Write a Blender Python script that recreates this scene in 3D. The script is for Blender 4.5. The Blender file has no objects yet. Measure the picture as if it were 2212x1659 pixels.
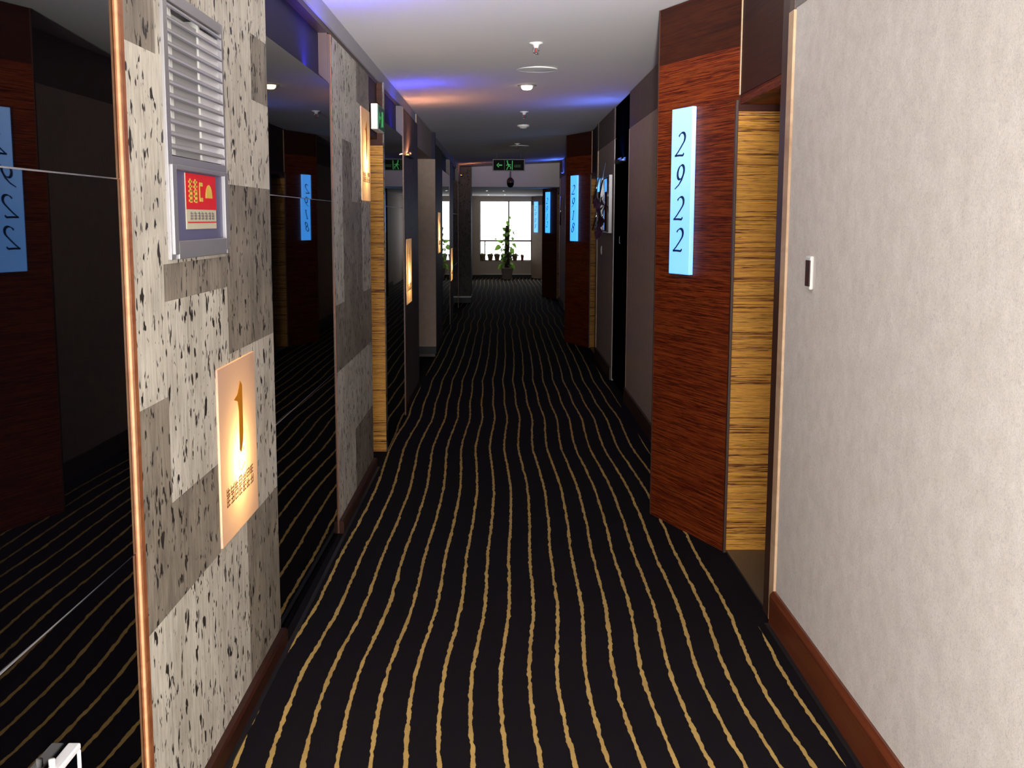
import bpy, bmesh, math, random
from mathutils import Vector, Matrix
random.seed(29)
S = bpy.context.scene
COL = S.collection

# ---------------------------------------------------------------- camera
F_PX, PIT, YAW, ROLL, EYE = 2518.0, .1404, .0075, .0031, 1.55
c_, s_ = math.cos, math.sin
Fv = Vector((s_(YAW)*c_(PIT), c_(YAW)*c_(PIT), -s_(PIT)))
R0 = Vector((c_(YAW), -s_(YAW), 0)); U0 = R0.cross(Fv)
Rv = c_(ROLL)*R0 + s_(ROLL)*U0; Uv = -s_(ROLL)*R0 + c_(ROLL)*U0
cd = bpy.data.cameras.new('camera'); cam = bpy.data.objects.new('camera', cd); COL.objects.link(cam)
cd.sensor_width = 36; cd.lens = F_PX/2212*36; cd.clip_start = .05; cd.clip_end = 200
M = Matrix((Rv, Uv, -Fv)).transposed().to_4x4(); M.translation = (0, 0, EYE)
cam.matrix_world = M
S.camera = cam
S.view_settings.view_transform = 'Standard'; S.view_settings.look = 'None'
S.view_settings.gamma = 1; S.view_settings.exposure = 0; S.view_settings.use_curve_mapping = False

# ---------------------------------------------------------------- world and lights
W = bpy.data.worlds.new('sky'); S.world = W; W.use_nodes = True
bg = W.node_tree.nodes['Background']; bg.inputs[0].default_value = (.93, .96, 1, 1); bg.inputs[1].default_value = 6

def area(name, loc, direction, sx, sy, power, col, spread=180, portal=False):
    l = bpy.data.lights.new(name, 'AREA'); l.shape = 'RECTANGLE'; l.size = sx; l.size_y = sy
    l.energy = power; l.color = col; l.spread = math.radians(spread)
    o = bpy.data.objects.new(name, l); COL.objects.link(o); o.location = loc
    o.rotation_euler = Vector(direction).to_track_quat('-Z', 'Y').to_euler()
    if portal: l.cycles.is_portal = True
    return o
def point(name, loc, power, col, r=.02):
    l = bpy.data.lights.new(name, 'POINT'); l.energy = power; l.color = col; l.shadow_soft_size = r
    o = bpy.data.objects.new(name, l); COL.objects.link(o); o.location = loc
    return o
# the lobby side behind the photographer and a spot added to brighten the ceiling
area('lobby_light', (.1, -.4, 1.05), (0, 1, .0), 1.7, 1.9, 158, (1, .985, .965))
def spot(name, loc, target, power, col, ang, r=.05):
    l = bpy.data.lights.new(name, 'SPOT'); l.energy = power; l.color = col; l.spot_size = math.radians(ang); l.spot_blend = 1; l.shadow_soft_size = r
    o = bpy.data.objects.new(name, l); COL.objects.link(o); o.location = loc
    o.rotation_euler = (Vector(target)-Vector(loc)).to_track_quat('-Z', 'Y').to_euler()
spot('ceiling_fill_spot', (.05, -.3, 1.35), (.1, 6, 2.72), 3300, (1, .975, .96), 27)
area('window_portal', (.05, 31.62, 1.25), (0, -1, 0), 1.5, 1.7, 1, (1, 1, 1), portal=True)

# ---------------------------------------------------------------- materials
def mat(name):
    m = bpy.data.materials.new(name); m.use_nodes = True
    nt = m.node_tree; b = nt.nodes['Principled BSDF']
    return m, nt, b
def nd(nt, t, **k):
    n = nt.nodes.new(t)
    for a, v in k.items():
        if a.startswith('_'): setattr(n, a[1:], v)
    return n
def plain(name, col, rough=.5, metal=0, spec=.5, emit=None, estr=0):
    m, nt, b = mat(name)
    b.inputs['Base Color'].default_value = (*col, 1); b.inputs['Roughness'].default_value = rough
    b.inputs['Metallic'].default_value = metal; b.inputs['Specular IOR Level'].default_value = spec
    if emit: b.inputs['Emission Color'].default_value = (*emit, 1); b.inputs['Emission Strength'].default_value = estr
    return m
def ramp(nt, stops, interp='LINEAR'):
    r = nt.nodes.new('ShaderNodeValToRGB'); e = r.color_ramp.elements
    r.color_ramp.interpolation = interp
    while len(e) < len(stops): e.new(.5)
    for i, (p, c) in enumerate(stops): e[i].position = p; e[i].color = (*c, 1)
    return r
def coords(nt, scale, loc=(0, 0, 0)):
    g = nt.nodes.new('ShaderNodeNewGeometry'); mp = nt.nodes.new('ShaderNodeMapping')
    mp.inputs['Scale'].default_value = scale; mp.inputs['Location'].default_value = loc
    nt.links.new(g.outputs['Position'], mp.inputs['Vector']); return mp.outputs[0]
def noise(nt, vec, sc=1, det=4, rough=.5, dist=0):
    n = nt.nodes.new('ShaderNodeTexNoise'); n.inputs['Scale'].default_value = sc; n.inputs['Detail'].default_value = det
    n.inputs['Roughness'].default_value = rough; n.inputs['Distortion'].default_value = dist
    if vec is not None: nt.links.new(vec, n.inputs['Vector'])
    return n
def mth(nt, op, a, b=None, clamp=False):
    n = nt.nodes.new('ShaderNodeMath'); n.operation = op; n.use_clamp = clamp
    for i, v in enumerate((a, b)):
        if v is None: continue
        if isinstance(v, (int, float)): n.inputs[i].default_value = v
        else: nt.links.new(v, n.inputs[i])
    return n.outputs[0]
def mixc(nt, fac, a, b, mode='MIX'):
    n = nt.nodes.new('ShaderNodeMix'); n.data_type = 'RGBA'; n.blend_type = mode
    for i, v in ((0, fac), (6, a), (7, b)):
        if isinstance(v, (int, float)): n.inputs[i].default_value = v
        elif isinstance(v, tuple): n.inputs[i].default_value = (*v, 1)
        else: nt.links.new(v, n.inputs[i])
    return n.outputs[2]

def wood(name, dark, mid, light, zs, rough=.35, spec=.4, hi=.62):
    """horizontal grain that runs along the board, lines stacked over z"""
    m, nt, b = mat(name); L = nt.links
    n1 = noise(nt, coords(nt, (.35 if name == 'zebrano' else .5,)*2+(zs,)), 1, 5, .62, .25)
    n2 = noise(nt, coords(nt, (5, 5, zs*5)), 1, 3, .6)
    v = mth(nt, 'ADD', mth(nt, 'MULTIPLY', n1.outputs[0], .75), mth(nt, 'MULTIPLY', n2.outputs[0], .25))
    if name == 'rosewood': r = ramp(nt, [(.30, dark), (.36, mid), (.42, light), (.45, mid), (.475, dark), (.495, mid), (.54, light), (.575, dark), (.60, mid), (.70, light)])
    elif name == 'zebrano': r = ramp(nt, [(.34, light), (.41, mid), (.435, dark), (.455, dark), (.47, light), (.50, mid), (.53, light), (.55, dark), (.575, light), (.64, mid), (.70, dark)])
    else: r = ramp(nt, [(.30, dark), (.43, mid), (.5, light), (.54, mid), (hi, light), (.72, dark)])
    L.new(v, r.inputs[0]); L.new(r.outputs[0], b.inputs['Base Color'])
    b.inputs['Roughness'].default_value = rough; b.inputs['Specular IOR Level'].default_value = spec
    return m
def fabric(name, base, fleck, k=1.0, rough=.8):
    m, nt, b = mat(name); L = nt.links
    n1 = noise(nt, coords(nt, (150, 150, 105)), 1, 3, .72, 2.2)
    n2 = noise(nt, coords(nt, (14, 14, 14)), 1, 4, .6)
    r1 = ramp(nt, [(.36, fleck), (.5, base), (.7, tuple(min(1, c*1.08) for c in base))]); L.new(n1.outputs[0], r1.inputs[0])
    r2 = ramp(nt, [(.35, (.9, .89, .88)), (.65, (1, 1, 1))]); L.new(n2.outputs[0], r2.inputs[0])
    L.new(mixc(nt, k, r1.outputs[0], r2.outputs[0], 'MULTIPLY'), b.inputs['Base Color'])
    b.inputs['Roughness'].default_value = rough
    bp = nt.nodes.new('ShaderNodeBump'); bp.inputs['Strength'].default_value = .15; bp.inputs['Distance'].default_value = .002
    L.new(n1.outputs[0], bp.inputs['Height']); L.new(bp.outputs[0], b.inputs['Normal'])
    return m
def stone(name, lo, hi, seed, pit=.13):
    """bark-like stone: streaky ground, elongated black pits"""
    m, nt, b = mat(name); L = nt.links
    st = noise(nt, coords(nt, (60, 60, 7), (seed, seed, 0)), 1, 4, .6, .4)
    cl = noise(nt, coords(nt, (7, 7, 5), (0, seed, 3)), 1, 3, .55)
    v = mth(nt, 'ADD', mth(nt, 'MULTIPLY', st.outputs[0], .5), mth(nt, 'MULTIPLY', cl.outputs[0], .5))
    r = ramp(nt, [(.36, lo), (.60, hi)]); L.new(v, r.inputs[0])
    # pits
    w = noise(nt, coords(nt, (38, 38, 18)), 1, 2, .5)
    mpn = nt.nodes.new('ShaderNodeVectorMath'); mpn.operation = 'MULTIPLY_ADD'
    L.new(w.outputs['Color'], mpn.inputs[0]); mpn.inputs[1].default_value = (2.4, 2.4, 2.4)
    L.new(coords(nt, (38, 38, 25), (seed, 0, seed)), mpn.inputs[2])
    vo = nt.nodes.new('ShaderNodeTexVoronoi'); vo.inputs['Scale'].default_value = 1; vo.inputs['Randomness'].default_value = 1
    L.new(mpn.outputs[0], vo.inputs['Vector'])
    sep = nt.nodes.new('ShaderNodeSeparateColor'); L.new(vo.outputs['Color'], sep.inputs[0])
    rad = mth(nt, 'MULTIPLY', mth(nt, 'POWER', sep.outputs[0], 1.3), .60)
    p = mth(nt, 'MULTIPLY', mth(nt, 'SUBTRACT', rad, vo.outputs['Distance']), 9, True)
    n3 = noise(nt, coords(nt, (130, 130, 16), (seed, 2, 1)), 1, 2, .5)
    streak = mth(nt, 'MULTIPLY', mth(nt, 'SUBTRACT', n3.outputs[0], .62), 8, True)
    p2 = mth(nt, 'MAXIMUM', p, mth(nt, 'MULTIPLY', streak, .4))
    L.new(mixc(nt, p2, r.outputs[0], (.022, .016, .013)), b.inputs['Base Color'])
    b.inputs['Roughness'].default_value = .55
    bp = nt.nodes.new('ShaderNodeBump'); bp.inputs['Strength'].default_value = .6; bp.inputs['Distance'].default_value = .006
    h = mth(nt, 'SUBTRACT', mth(nt, 'MULTIPLY', st.outputs[0], .4), p2)
    L.new(h, bp.inputs['Height']); L.new(bp.outputs[0], b.inputs['Normal'])
    return m

def carpet():
    m, nt, b = mat('striped_carpet'); L = nt.links
    g = nt.nodes.new('ShaderNodeNewGeometry'); sp = nt.nodes.new('ShaderNodeSeparateXYZ'); L.new(g.outputs['Position'], sp.inputs[0])
    x, y = sp.outputs[0], sp.outputs[1]
    def n1(yv, w, sc, det):
        n = nt.nodes.new('ShaderNodeTexNoise'); n.noise_dimensions = '2D'
        cx = nt.nodes.new('ShaderNodeCombineXYZ')
        if isinstance(w, (int, float)): cx.inputs[0].default_value = w
        else: L.new(w, cx.inputs[0])
        L.new(mth(nt, 'MULTIPLY', yv, sc), cx.inputs[1])
        L.new(cx.outputs[0], n.inputs['Vector']); n.inputs['Scale'].default_value = 1; n.inputs['Detail'].default_value = det
        return mth(nt, 'SUBTRACT', n.outputs[0], .5)
    sway = mth(nt, 'MULTIPLY', n1(y, 3.3, .42, 1), .11)           # the whole weave drifts sideways
    xs = mth(nt, 'DIVIDE', mth(nt, 'SUBTRACT', mth(nt, 'ADD', x, sway), .0183), .0976)
    idx = mth(nt, 'ROUND', xs)
    w1 = mth(nt, 'MULTIPLY', n1(y, mth(nt, 'MULTIPLY', idx, 7.31), 6.5, 1), .075)
    w2 = mth(nt, 'MULTIPLY', n1(y, mth(nt, 'MULTIPLY', idx, 3.7), 30, 2), .075)
    fr = mth(nt, 'ADD', mth(nt, 'SUBTRACT', xs, idx), mth(nt, 'ADD', w1, w2))
    wid = mth(nt, 'ADD', .075, mth(nt, 'MULTIPLY', n1(y, mth(nt, 'ADD', mth(nt, 'MULTIPLY', idx, 5.1), 40), 15, 1), .09))
    stripe = mth(nt, 'MULTIPLY', mth(nt, 'SUBTRACT', wid, mth(nt, 'ABSOLUTE', fr)), 60, True)
    inside = mth(nt, 'MULTIPLY', mth(nt, 'GREATER_THAN', x, -.775), mth(nt, 'LESS_THAN', x, .985))
    stripe = mth(nt, 'MULTIPLY', stripe, inside)
    pile = noise(nt, coords(nt, (420, 420, 420)), 1, 2, .6)
    hue = n1(y, mth(nt, 'MULTIPLY', idx, 9.7), 5, 1)
    r = ramp(nt, [(.3, (.46, .295, .095)), (.7, (.56, .37, .12))]); L.new(mth(nt, 'ADD', hue, .5), r.inputs[0])
    r2 = ramp(nt, [(.3, (.0035, .0025, .0035)), (.7, (.014, .011, .015))]); L.new(pile.outputs[0], r2.inputs[0])
    colr = mixc(nt, stripe, r2.outputs[0], r.outputs[0])
    L.new(colr, b.inputs['Base Color']); b.inputs['Roughness'].default_value = .95; b.inputs['Specular IOR Level'].default_value = .08
    bp = nt.nodes.new('ShaderNodeBump'); bp.inputs['Strength'].default_value = .4; bp.inputs['Distance'].default_value = .003
    L.new(pile.outputs[0], bp.inputs['Height']); L.new(bp.outputs[0], b.inputs['Normal'])
    return m

MT = {}
MT['carpet'] = carpet()
MT['ceiling'] = plain('ceiling_paint', (.80, .77, .77), .8)
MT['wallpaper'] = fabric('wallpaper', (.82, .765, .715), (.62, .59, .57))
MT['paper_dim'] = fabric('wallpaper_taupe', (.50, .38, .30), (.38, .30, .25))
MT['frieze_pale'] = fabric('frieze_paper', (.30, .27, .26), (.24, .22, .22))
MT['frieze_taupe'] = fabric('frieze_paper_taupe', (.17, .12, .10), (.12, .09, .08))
MT['rosewood'] = wood('rosewood', (.025, .003, .0015), (.145, .016, .004), (.28, .056, .009), 52, .5, .15)
MT['rosewood_dark'] = wood('rosewood_dark', (.012, .0022, .0015), (.035, .007, .003), (.06, .013, .004), 26, .5, .15)
MT['zebrano'] = wood('zebrano', (.09, .02, .004), (.52, .21, .03), (.78, .39, .065), 50, .5, .2)
MT['baseboard_dark'] = wood('baseboard_dark_wood', (.010, .003, .002), (.028, .007, .003), (.045, .011, .004), 60, .45, .2)
MT['baseboard'] = wood('baseboard_wood', (.045, .009, .004), (.11, .022, .008), (.17, .038, .011), 60, .35, .4)
MT['trim_red'] = wood('trim_wood', (.11, .028, .010), (.24, .07, .025), (.34, .12, .045), 3, .35, .4)
MT['trim_highlight'] = wood('trim_ridge_highlight', (.50, .18, .07), (.72, .33, .15), (.80, .42, .22), 3, .4, .3)  # trim wood with the edge's orange highlight painted into its colour
MT['trim_pale'] = wood('pale_trim', (.42, .24, .13), (.62, .40, .24), (.70, .48, .30), 3, .4, .4)
MT['trim_dark'] = plain('dark_trim', (.055, .022, .014), .4)
MT['stone'] = stone('pitted_stone_pale', (.43, .39, .32), (.71, .665, .565), 0)
MT['stone_dark'] = stone('pitted_stone_dark', (.16, .135, .105), (.33, .285, .225), 7)
MT['stone_brown'] = stone('pitted_stone_brown', (.05, .036, .030), (.11, .08, .065), 3)
MT['mirror'] = plain('black_glass', (.0012, .001, .0015), .012, 0, .27)
MT['black_gloss'] = plain('black_gloss', (.0015, .002, .003), .5, 0, .0)
MT['dark_band'] = plain('dark_glass_band', (.018, .014, .045), .5, 0, .12)
MT['black'] = plain('black_base', (.006, .005, .006), .5)
MT['silver'] = plain('brushed_silver', (.40, .385, .40), .38, .55)
MT['silver_matte'] = plain('silver_paint', (.22, .21, .22), .5, .2)
MT['chrome'] = plain('chrome', (.85, .83, .82), .08, 1)
MT['white_plastic'] = plain('white_plastic', (.80, .79, .76), .4)
MT['grey_back'] = plain('grey_back', (.40, .395, .395), .5)
MT['bright_back'] = plain('bright_back', (.85, .84, .86), .3)
MT['cream'] = plain('cream_card', (.62, .58, .42), .6)
MT['red'] = plain('red_card', (.75, .008, .012), .5)
MT['yellow'] = plain('yellow_ink', (.72, .50, .08), .6)
MT['ink'] = plain('dark_ink', (.16, .12, .13), .6)
MT['slate'] = plain('slate_mount', (.12, .115, .22), .5)
MT['digit'] = plain('digit_ink', (.008, .03, .12), .5)
MT['amber_ink'] = plain('amber_ink', (.75, .27, .01), .5)
MT['brown_ink'] = plain('brown_ink', (.20, .07, .02), .5)
MT['blue_lit'] = plain('blue_backlit_acrylic', (.62, .66, .66), .3, 0, .4, (.04, .335, 1.0), 1.65)
MT['cream_wall'] = plain('sill_wall', (.58, .51, .43), .7)
MT['marble'] = plain('threshold_stone', (.075, .058, .045), .4)
MT['green_lit'] = plain('green_backlit', (.03, .2, .06), .4, 0, .4, (.05, .55, .12), .45)
MT['green_dim'] = plain('green_film', (.015, .12, .035), .4, 0, .4, (.02, .35, .08), .12)
MT['sign_face'] = plain('sign_black_face', (.006, .006, .006), .6, 0, .1)
MT['sign_green'] = plain('sign_green_face', (.02, .16, .08), .3)
MT['lamp_lit'] = plain('lit_lens', (1, .9, .7), .4, 0, .4, (1, .80, .45), 6)
MT['spot_lit'] = plain('lit_spot', (1, .95, .9), .4, 0, .4, (1, .9, .8), 9)
MT['blue_strip'] = plain('blue_led', (.1, .2, .9), .4, 0, .4, (.08, .12, 1), 3)
MT['added_amber'] = plain('added_amber_glow', (.9, .4, .1), .4, 0, .4, (1, .36, .08), 3)  # emitter of the lamps added for an amber glow
MT['red_bulb'] = plain('red_glass', (.55, .02, .03), .15)
MT['pot'] = plain('grey_pot', (.34, .32, .30), .45)
MT['terracotta'] = plain('red_pot', (.34, .07, .05), .6)
MT['plastic_pot'] = plain('brown_pot', (.34, .24, .15), .6)
MT['bark'] = plain('moss_pole', (.05, .042, .028), .9)
MT['soil'] = plain('soil', (.03, .022, .015), .9)
MT['petal'] = plain('purple_cloth', (.12, .045, .10), .7)
MT['frame_pink'] = plain('window_frame_paint', (.45, .36, .36), .4)
def leafmat():
    m, nt, b = mat('leaf'); b.inputs['Base Color'].default_value = (.07, .15, .03, 1); b.inputs['Roughness'].default_value = .4
    t = nt.nodes.new('ShaderNodeBsdfTranslucent'); t.inputs[0].default_value = (.25, .46, .07, 1)
    mx = nt.nodes.new('ShaderNodeMixShader'); mx.inputs[0].default_value = .45
    nt.links.new(b.outputs[0], mx.inputs[1]); nt.links.new(t.outputs[0], mx.inputs[2])
    nt.links.new(mx.outputs[0], nt.nodes['Material Output'].inputs[0]); return m
MT['leaf'] = leafmat()
def diffuser():
    m, nt, b = mat('peach_diffuser'); b.inputs['Base Color'].default_value = (.76, .50, .44, 1); b.inputs['Roughness'].default_value = .45
    t = nt.nodes.new('ShaderNodeBsdfTranslucent'); t.inputs[0].default_value = (1, .80, .55, 1)
    mx = nt.nodes.new('ShaderNodeMixShader'); mx.inputs[0].default_value = .35
    nt.links.new(b.outputs[0], mx.inputs[1]); nt.links.new(t.outputs[0], mx.inputs[2])
    nt.links.new(mx.outputs[0], nt.nodes['Material Output'].inputs[0]); return m
MT['diffuser'] = diffuser()
def glass():
    m, nt, b = mat('window_glass')
    g = nt.nodes.new('ShaderNodeBsdfGlossy'); g.inputs['Roughness'].default_value = .02
    t = nt.nodes.new('ShaderNodeBsdfTransparent')
    f = nt.nodes.new('ShaderNodeFresnel'); mx = nt.nodes.new('ShaderNodeMixShader')
    nt.links.new(f.outputs[0], mx.inputs[0]); nt.links.new(t.outputs[0], mx.inputs[1]); nt.links.new(g.outputs[0], mx.inputs[2])
    nt.links.new(mx.outputs[0], nt.nodes['Material Output'].inputs[0]); return m
MT['glass'] = glass()

# ---------------------------------------------------------------- mesh helpers
class MB:
    def __init__(s): s.v = []; s.f = []; s.m = []; s.sm = []
    def add(s, vs, fs, mi=0, smooth=False):
        o = len(s.v); s.v += [tuple(v) for v in vs]
        for f in fs: s.f.append([i+o for i in f]); s.m.append(mi); s.sm.append(smooth)
        return s
    def box(s, x0, x1, y0, y1, z0, z1, mi=0):
        x0, x1 = sorted((x0, x1)); y0, y1 = sorted((y0, y1)); z0, z1 = sorted((z0, z1))
        v = [(x0,y0,z0),(x1,y0,z0),(x1,y1,z0),(x0,y1,z0),(x0,y0,z1),(x1,y0,z1),(x1,y1,z1),(x0,y1,z1)]
        return s.add(v, [(0,3,2,1),(4,5,6,7),(0,1,5,4),(1,2,6,5),(2,3,7,6),(3,0,4,7)], mi)
    def prism(s, poly, axis, a, b, mi=0):
        """extrude a 2D outline (list of pairs, ccw) between a and b along axis"""
        n = len(poly)
        def P(p, t):
            return {'z': (p[0], p[1], t), 'y': (p[0], t, p[1]), 'x': (t, p[0], p[1])}[axis]
        v = [P(p, a) for p in poly]+[P(p, b) for p in poly]
        return s.add(v, [tuple(range(n))[::-1], tuple(range(n, 2*n))]+[(i, (i+1) % n, n+(i+1) % n, n+i) for i in range(n)], mi)
    def lathe(s, prof, seg=32, cx=0, cy=0, mi=0, axis='z'):
        o = []
        for r, z in prof:
            for k in range(seg):
                a = 2*math.pi*k/seg; p = (cx+r*math.cos(a), cy+r*math.sin(a), z)
                if axis == 'y': p = (cx+r*math.cos(a), z, cy+r*math.sin(a))
                o.append(p)
        fs = [(i*seg+k, i*seg+(k+1) % seg, (i+1)*seg+(k+1) % seg, (i+1)*seg+k) for i in range(len(prof)-1) for k in range(seg)]
        return s.add(o, fs, mi, True)
    def tube(s, pts, r, seg=10, mi=0):
        pts = [Vector(p) for p in pts]; rs = r if isinstance(r, (list, tuple)) else [r]*len(pts)
        o = []
        for i, p in enumerate(pts):
            t = (pts[min(i+1, len(pts)-1)]-pts[max(i-1, 0)]).normalized()
            a = t.cross(Vector((0, 0, 1)) if abs(t.z) < .9 else Vector((1, 0, 0))).normalized(); b = t.cross(a)
            for k in range(seg):
                g = 2*math.pi*k/seg; o.append(p+(a*math.cos(g)+b*math.sin(g))*rs[i])
        n = len(pts)
        fs = [(i*seg+k, i*seg+(k+1) % seg, (i+1)*seg+(k+1) % seg, (i+1)*seg+k) for i in range(n-1) for k in range(seg)]
        fs += [tuple(range(seg))[::-1], tuple((n-1)*seg+k for k in range(seg))]
        return s.add(o, fs, mi, True)
    def stroke(s, pts, w, y, d=.0012, nib=None, mi=0):
        """flat pen stroke in the xz plane, front at y-d; nib = (angle, thin) gives a calligraphic width"""
        pts = [Vector(p) for p in pts]; n = len(pts); L, Rr = [], []
        for i, p in enumerate(pts):
            t = (pts[min(i+1, n-1)]-pts[max(i-1, 0)]).normalized()
            ww = w
            if nib: ww = w*(nib[1]+(1-nib[1])*abs(math.sin(math.atan2(t.y, t.x)-nib[0])))
            q = Vector((-t.y, t.x))*ww/2; L.append(p+q); Rr.append(p-q)
        for i in range(n-1):
            a, b, c, e = Rr[i], Rr[i+1], L[i+1], L[i]
            v = [(q.x, y-d, q.y) for q in (a, b, c, e)]+[(q.x, y, q.y) for q in (a, b, c, e)]
            s.add(v, [(0,1,2,3),(4,7,6,5),(0,4,5,1),(1,5,6,2),(2,6,7,3),(3,7,4,0)], mi)
        return s
    def mesh(s, name, mats):
        me = bpy.data.meshes.new(name); me.from_pydata(s.v, [], s.f)
        for m in mats: me.materials.append(MT[m])
        for p, mi, sm in zip(me.polygons, s.m, s.sm): p.material_index = mi; p.use_smooth = sm
        me.update()
        bm = bmesh.new(); bm.from_mesh(me); bmesh.ops.recalc_face_normals(bm, faces=bm.faces); bm.to_mesh(me); bm.free()
        return me
    def obj(s, name, mats, parent=None, bevel=0, label=None, loc=None, base=None):
        if isinstance(mats, str): mats = [mats]
        if base is not None: s.v = [(v[0]-base[0], v[1]-base[1], v[2]-base[2]) for v in s.v]
        o = bpy.data.objects.new(name, s.mesh(name, mats)); COL.objects.link(o)
        if base is not None: o.location = base
        if loc: o.location = loc
        if parent: o.parent = parent
        if bevel:
            b = o.modifiers.new('bevel', 'BEVEL'); b.width = bevel; b.segments = 2; b.limit_method = 'ANGLE'
        if label: o['label'] = label
        return o
def B(*a): return MB().box(*a)
def tag(o, label, cat, group=None, kind=None):
    o['label'] = label; o['category'] = cat
    if group: o['group'] = group
    if kind: o['kind'] = kind
    return o
def root(name, loc, rz, label, cat, group=None):
    o = bpy.data.objects.new(name, None); COL.objects.link(o); o.empty_display_size = .1
    o.location = loc; o.rotation_euler = (0, 0, rz)
    return tag(o, label, cat, group)
def struct(name, mb, mats, bevel=0, parent=None):
    o = mb.obj(name, mats, parent, bevel)
    if not parent: o['kind'] = 'structure'
    return o
def copy_tree(o, parent=None):
    c = o.copy(); COL.objects.link(c)
    if parent: c.parent = parent
    for ch in list(o.children): copy_tree(ch, c)
    return c
HP = math.pi/2
XL, XR = -.815, 1.05
def ceil_z(x): return 2.558+.047*(x-.12)/.93

# ---------------------------------------------------------------- the shell
Y0, Y1, YB = -3.2, 31.3, 22.3
struct('floor', B(-3.2, 2.2, Y0, Y1+.35, -.1, 0), 'carpet')
cz = MB(); xa, xb = -3.2, 2.2
cz.prism([(xa, ceil_z(xa)), (xb, ceil_z(xb)), (xb, 2.95), (xa, 2.95)], 'y', Y0, YB)
struct('ceiling', cz, 'ceiling')
struct('trim_1', B(-3.2, 2.2, YB, Y1+.3, 2.155, 2.95), 'ceiling')       # dropped bulkhead over the far end

# left wall core, broken by the door niche and two side passages
lw = MB()
for a, b in ((Y0, 7.22), (7.73, 10.9)): lw.box(-1.15, -.94, a, b, 0, 2.55)
lw.box(-1.15, -1.02, 7.22, 7.73, 0, 2.55)
lw.box(-3.1, -1.15, 10.7, 10.9, 0, 2.55)
lw.box(-1.15, -.80, 10.9, 13.2, 2.21, 2.5)
lw.box(-3.1, -3.0, 10.9, 13.2, 0, 2.45)
lw.box(-1.15, -.94, 13.3, 20.4, 0, 2.55)
lw.box(-3.1, -1.15, 20.2, 20.4, 0, 2.55); lw.box(-3.1, -3.0, 20.4, 22.0, 0, 2.45)
lw.box(-1.15, -.80, 20.4, 21.8, 2.21, 2.5)
lw.box(-1.15, -.83, 22.6, Y1, 0, 2.156)
struct('wall_left', lw, 'paper_dim')
# paper-covered wall that closes the first side passage and faces down the corridor
struct('wall_left_passage', B(-3.0, -.765, 13.2, 13.3, .113, 2.21), 'paper_dim')
struct('trim_2', B(-3.0, -.765, 13.2, 13.3, 2.21, 2.5), 'dark_band')
struct('baseboard_passage', MB().box(-3.0, -.765, 13.205, 13.3, .03, .113).box(-3.0, -.775, 13.18, 13.205, 0, .03, 1), ['black', 'trim_dark'])
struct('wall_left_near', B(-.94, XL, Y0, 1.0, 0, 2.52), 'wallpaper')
# right wall
PAN = [5.32, 14.12, 22.92]
segs_r = [(6.09, 9.92), (11.27, 13.115), (14.89, 18.72), (20.07, 21.92), (23.69, 27.4)]
for a, b in segs_r:
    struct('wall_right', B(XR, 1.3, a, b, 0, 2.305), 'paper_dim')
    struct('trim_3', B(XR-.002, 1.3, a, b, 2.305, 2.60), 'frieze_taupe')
    struct('baseboard_right', B(XR-.016, XR, a, b, 0, .12), 'trim_dark')
for a, b in ((9.92, 11.27), (18.72, 20.07)): struct('wall_right', B(1.13, 1.3, a, b, 0, 2.60), 'paper_dim')
for y in (4.5, 13.3, 22.1): struct('wall_right', B(1.42, 1.5, y-.1, y+.82, 0, 2.60), 'paper_dim')
struct('wall_right_near', B(XR, 1.3, Y0, 4.33, 0, 2.305), 'wallpaper')
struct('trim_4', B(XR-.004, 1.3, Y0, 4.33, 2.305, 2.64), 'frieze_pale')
bb = MB().prism([(XR-.022, 0), (XR+.01, 0), (XR+.01, .135), (XR-.008, .135), (XR-.022, .118)], 'y', Y0, 4.33)
struct('baseboard_right', bb, 'baseboard')
struct('wall_right_outer', B(1.5, 1.6, Y0, Y1+.3, 0, 2.7), 'paper_dim')
struct('wall_back', B(-3.2, 2.2, Y0-.2, Y0, 0, 2.6), 'wallpaper')
# baseboards on the left
bl = MB()
for a, b in ((2.57, 4.12), (5.64, 7.2), (9.16, 10.9), (13.3, 15.18), (17.22, 18.38)):
    bl.prism([(XL-.02, 0), (-.79, 0), (-.79, .054), (-.797, .062), (XL-.02, .062)], 'y', a, b)
struct('baseboard_left', bl, 'baseboard_dark')
# carpet turns up in a dark binding along both sides
struct('trim_5', MB().box(-.79, -.775, 1.0, 7.2, 0, .006).box(1.012, XR-.022, Y0, 4.33, 0, .006), 'black')
# cornice on the left: two flat steps under the ceiling
MT['cornice'] = plain('cornice_paint', (.42, .40, .43), .5)
co = MB().box(XL-.08, XL+.006, Y0, 22.0, 2.43, 2.53).box(XL-.08, XL-.004, Y0, 22.0, 2.405, 2.43, 1)
struct('trim_6', co, ['cornice', 'trim_dark'])

# end wall and window
we = MB()
we.box(-1.2, -.635, Y1, Y1+.22, 0, 2.16).box(.745, 1.5, Y1, Y1+.22, 0, 2.16)
we.box(-.635, .745, Y1, Y1+.22, 2.035, 2.16).box(-.635, .745, Y1+.02, Y1+.22, 0, .45)
struct('wall_end', we, 'cream_wall')
struct('baseboard_end', MB().box(-.83, -.59, Y1-.03, Y1, 0, .07).box(-.59, .74, Y1-.02, Y1+.02, 0, .08).box(-.59, .74, Y1-.03, Y1+.02, .08, .1, 1), ['black', 'white_plastic'])
wn = bpy.data.objects.new('window_1', None); COL.objects.link(wn); wn.location = (.055, Y1+.16, .45); wn['kind'] = 'structure'
def wl(mb, n, m):
    mb.v = [(v[0]-.055, v[1]-Y1-.16, v[2]-.45) for v in mb.v]; return mb.obj(n, m, wn)
fx0, fx1, fz0, fz1, fy = -.635, .745, .45, 2.035, Y1+.14
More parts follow.
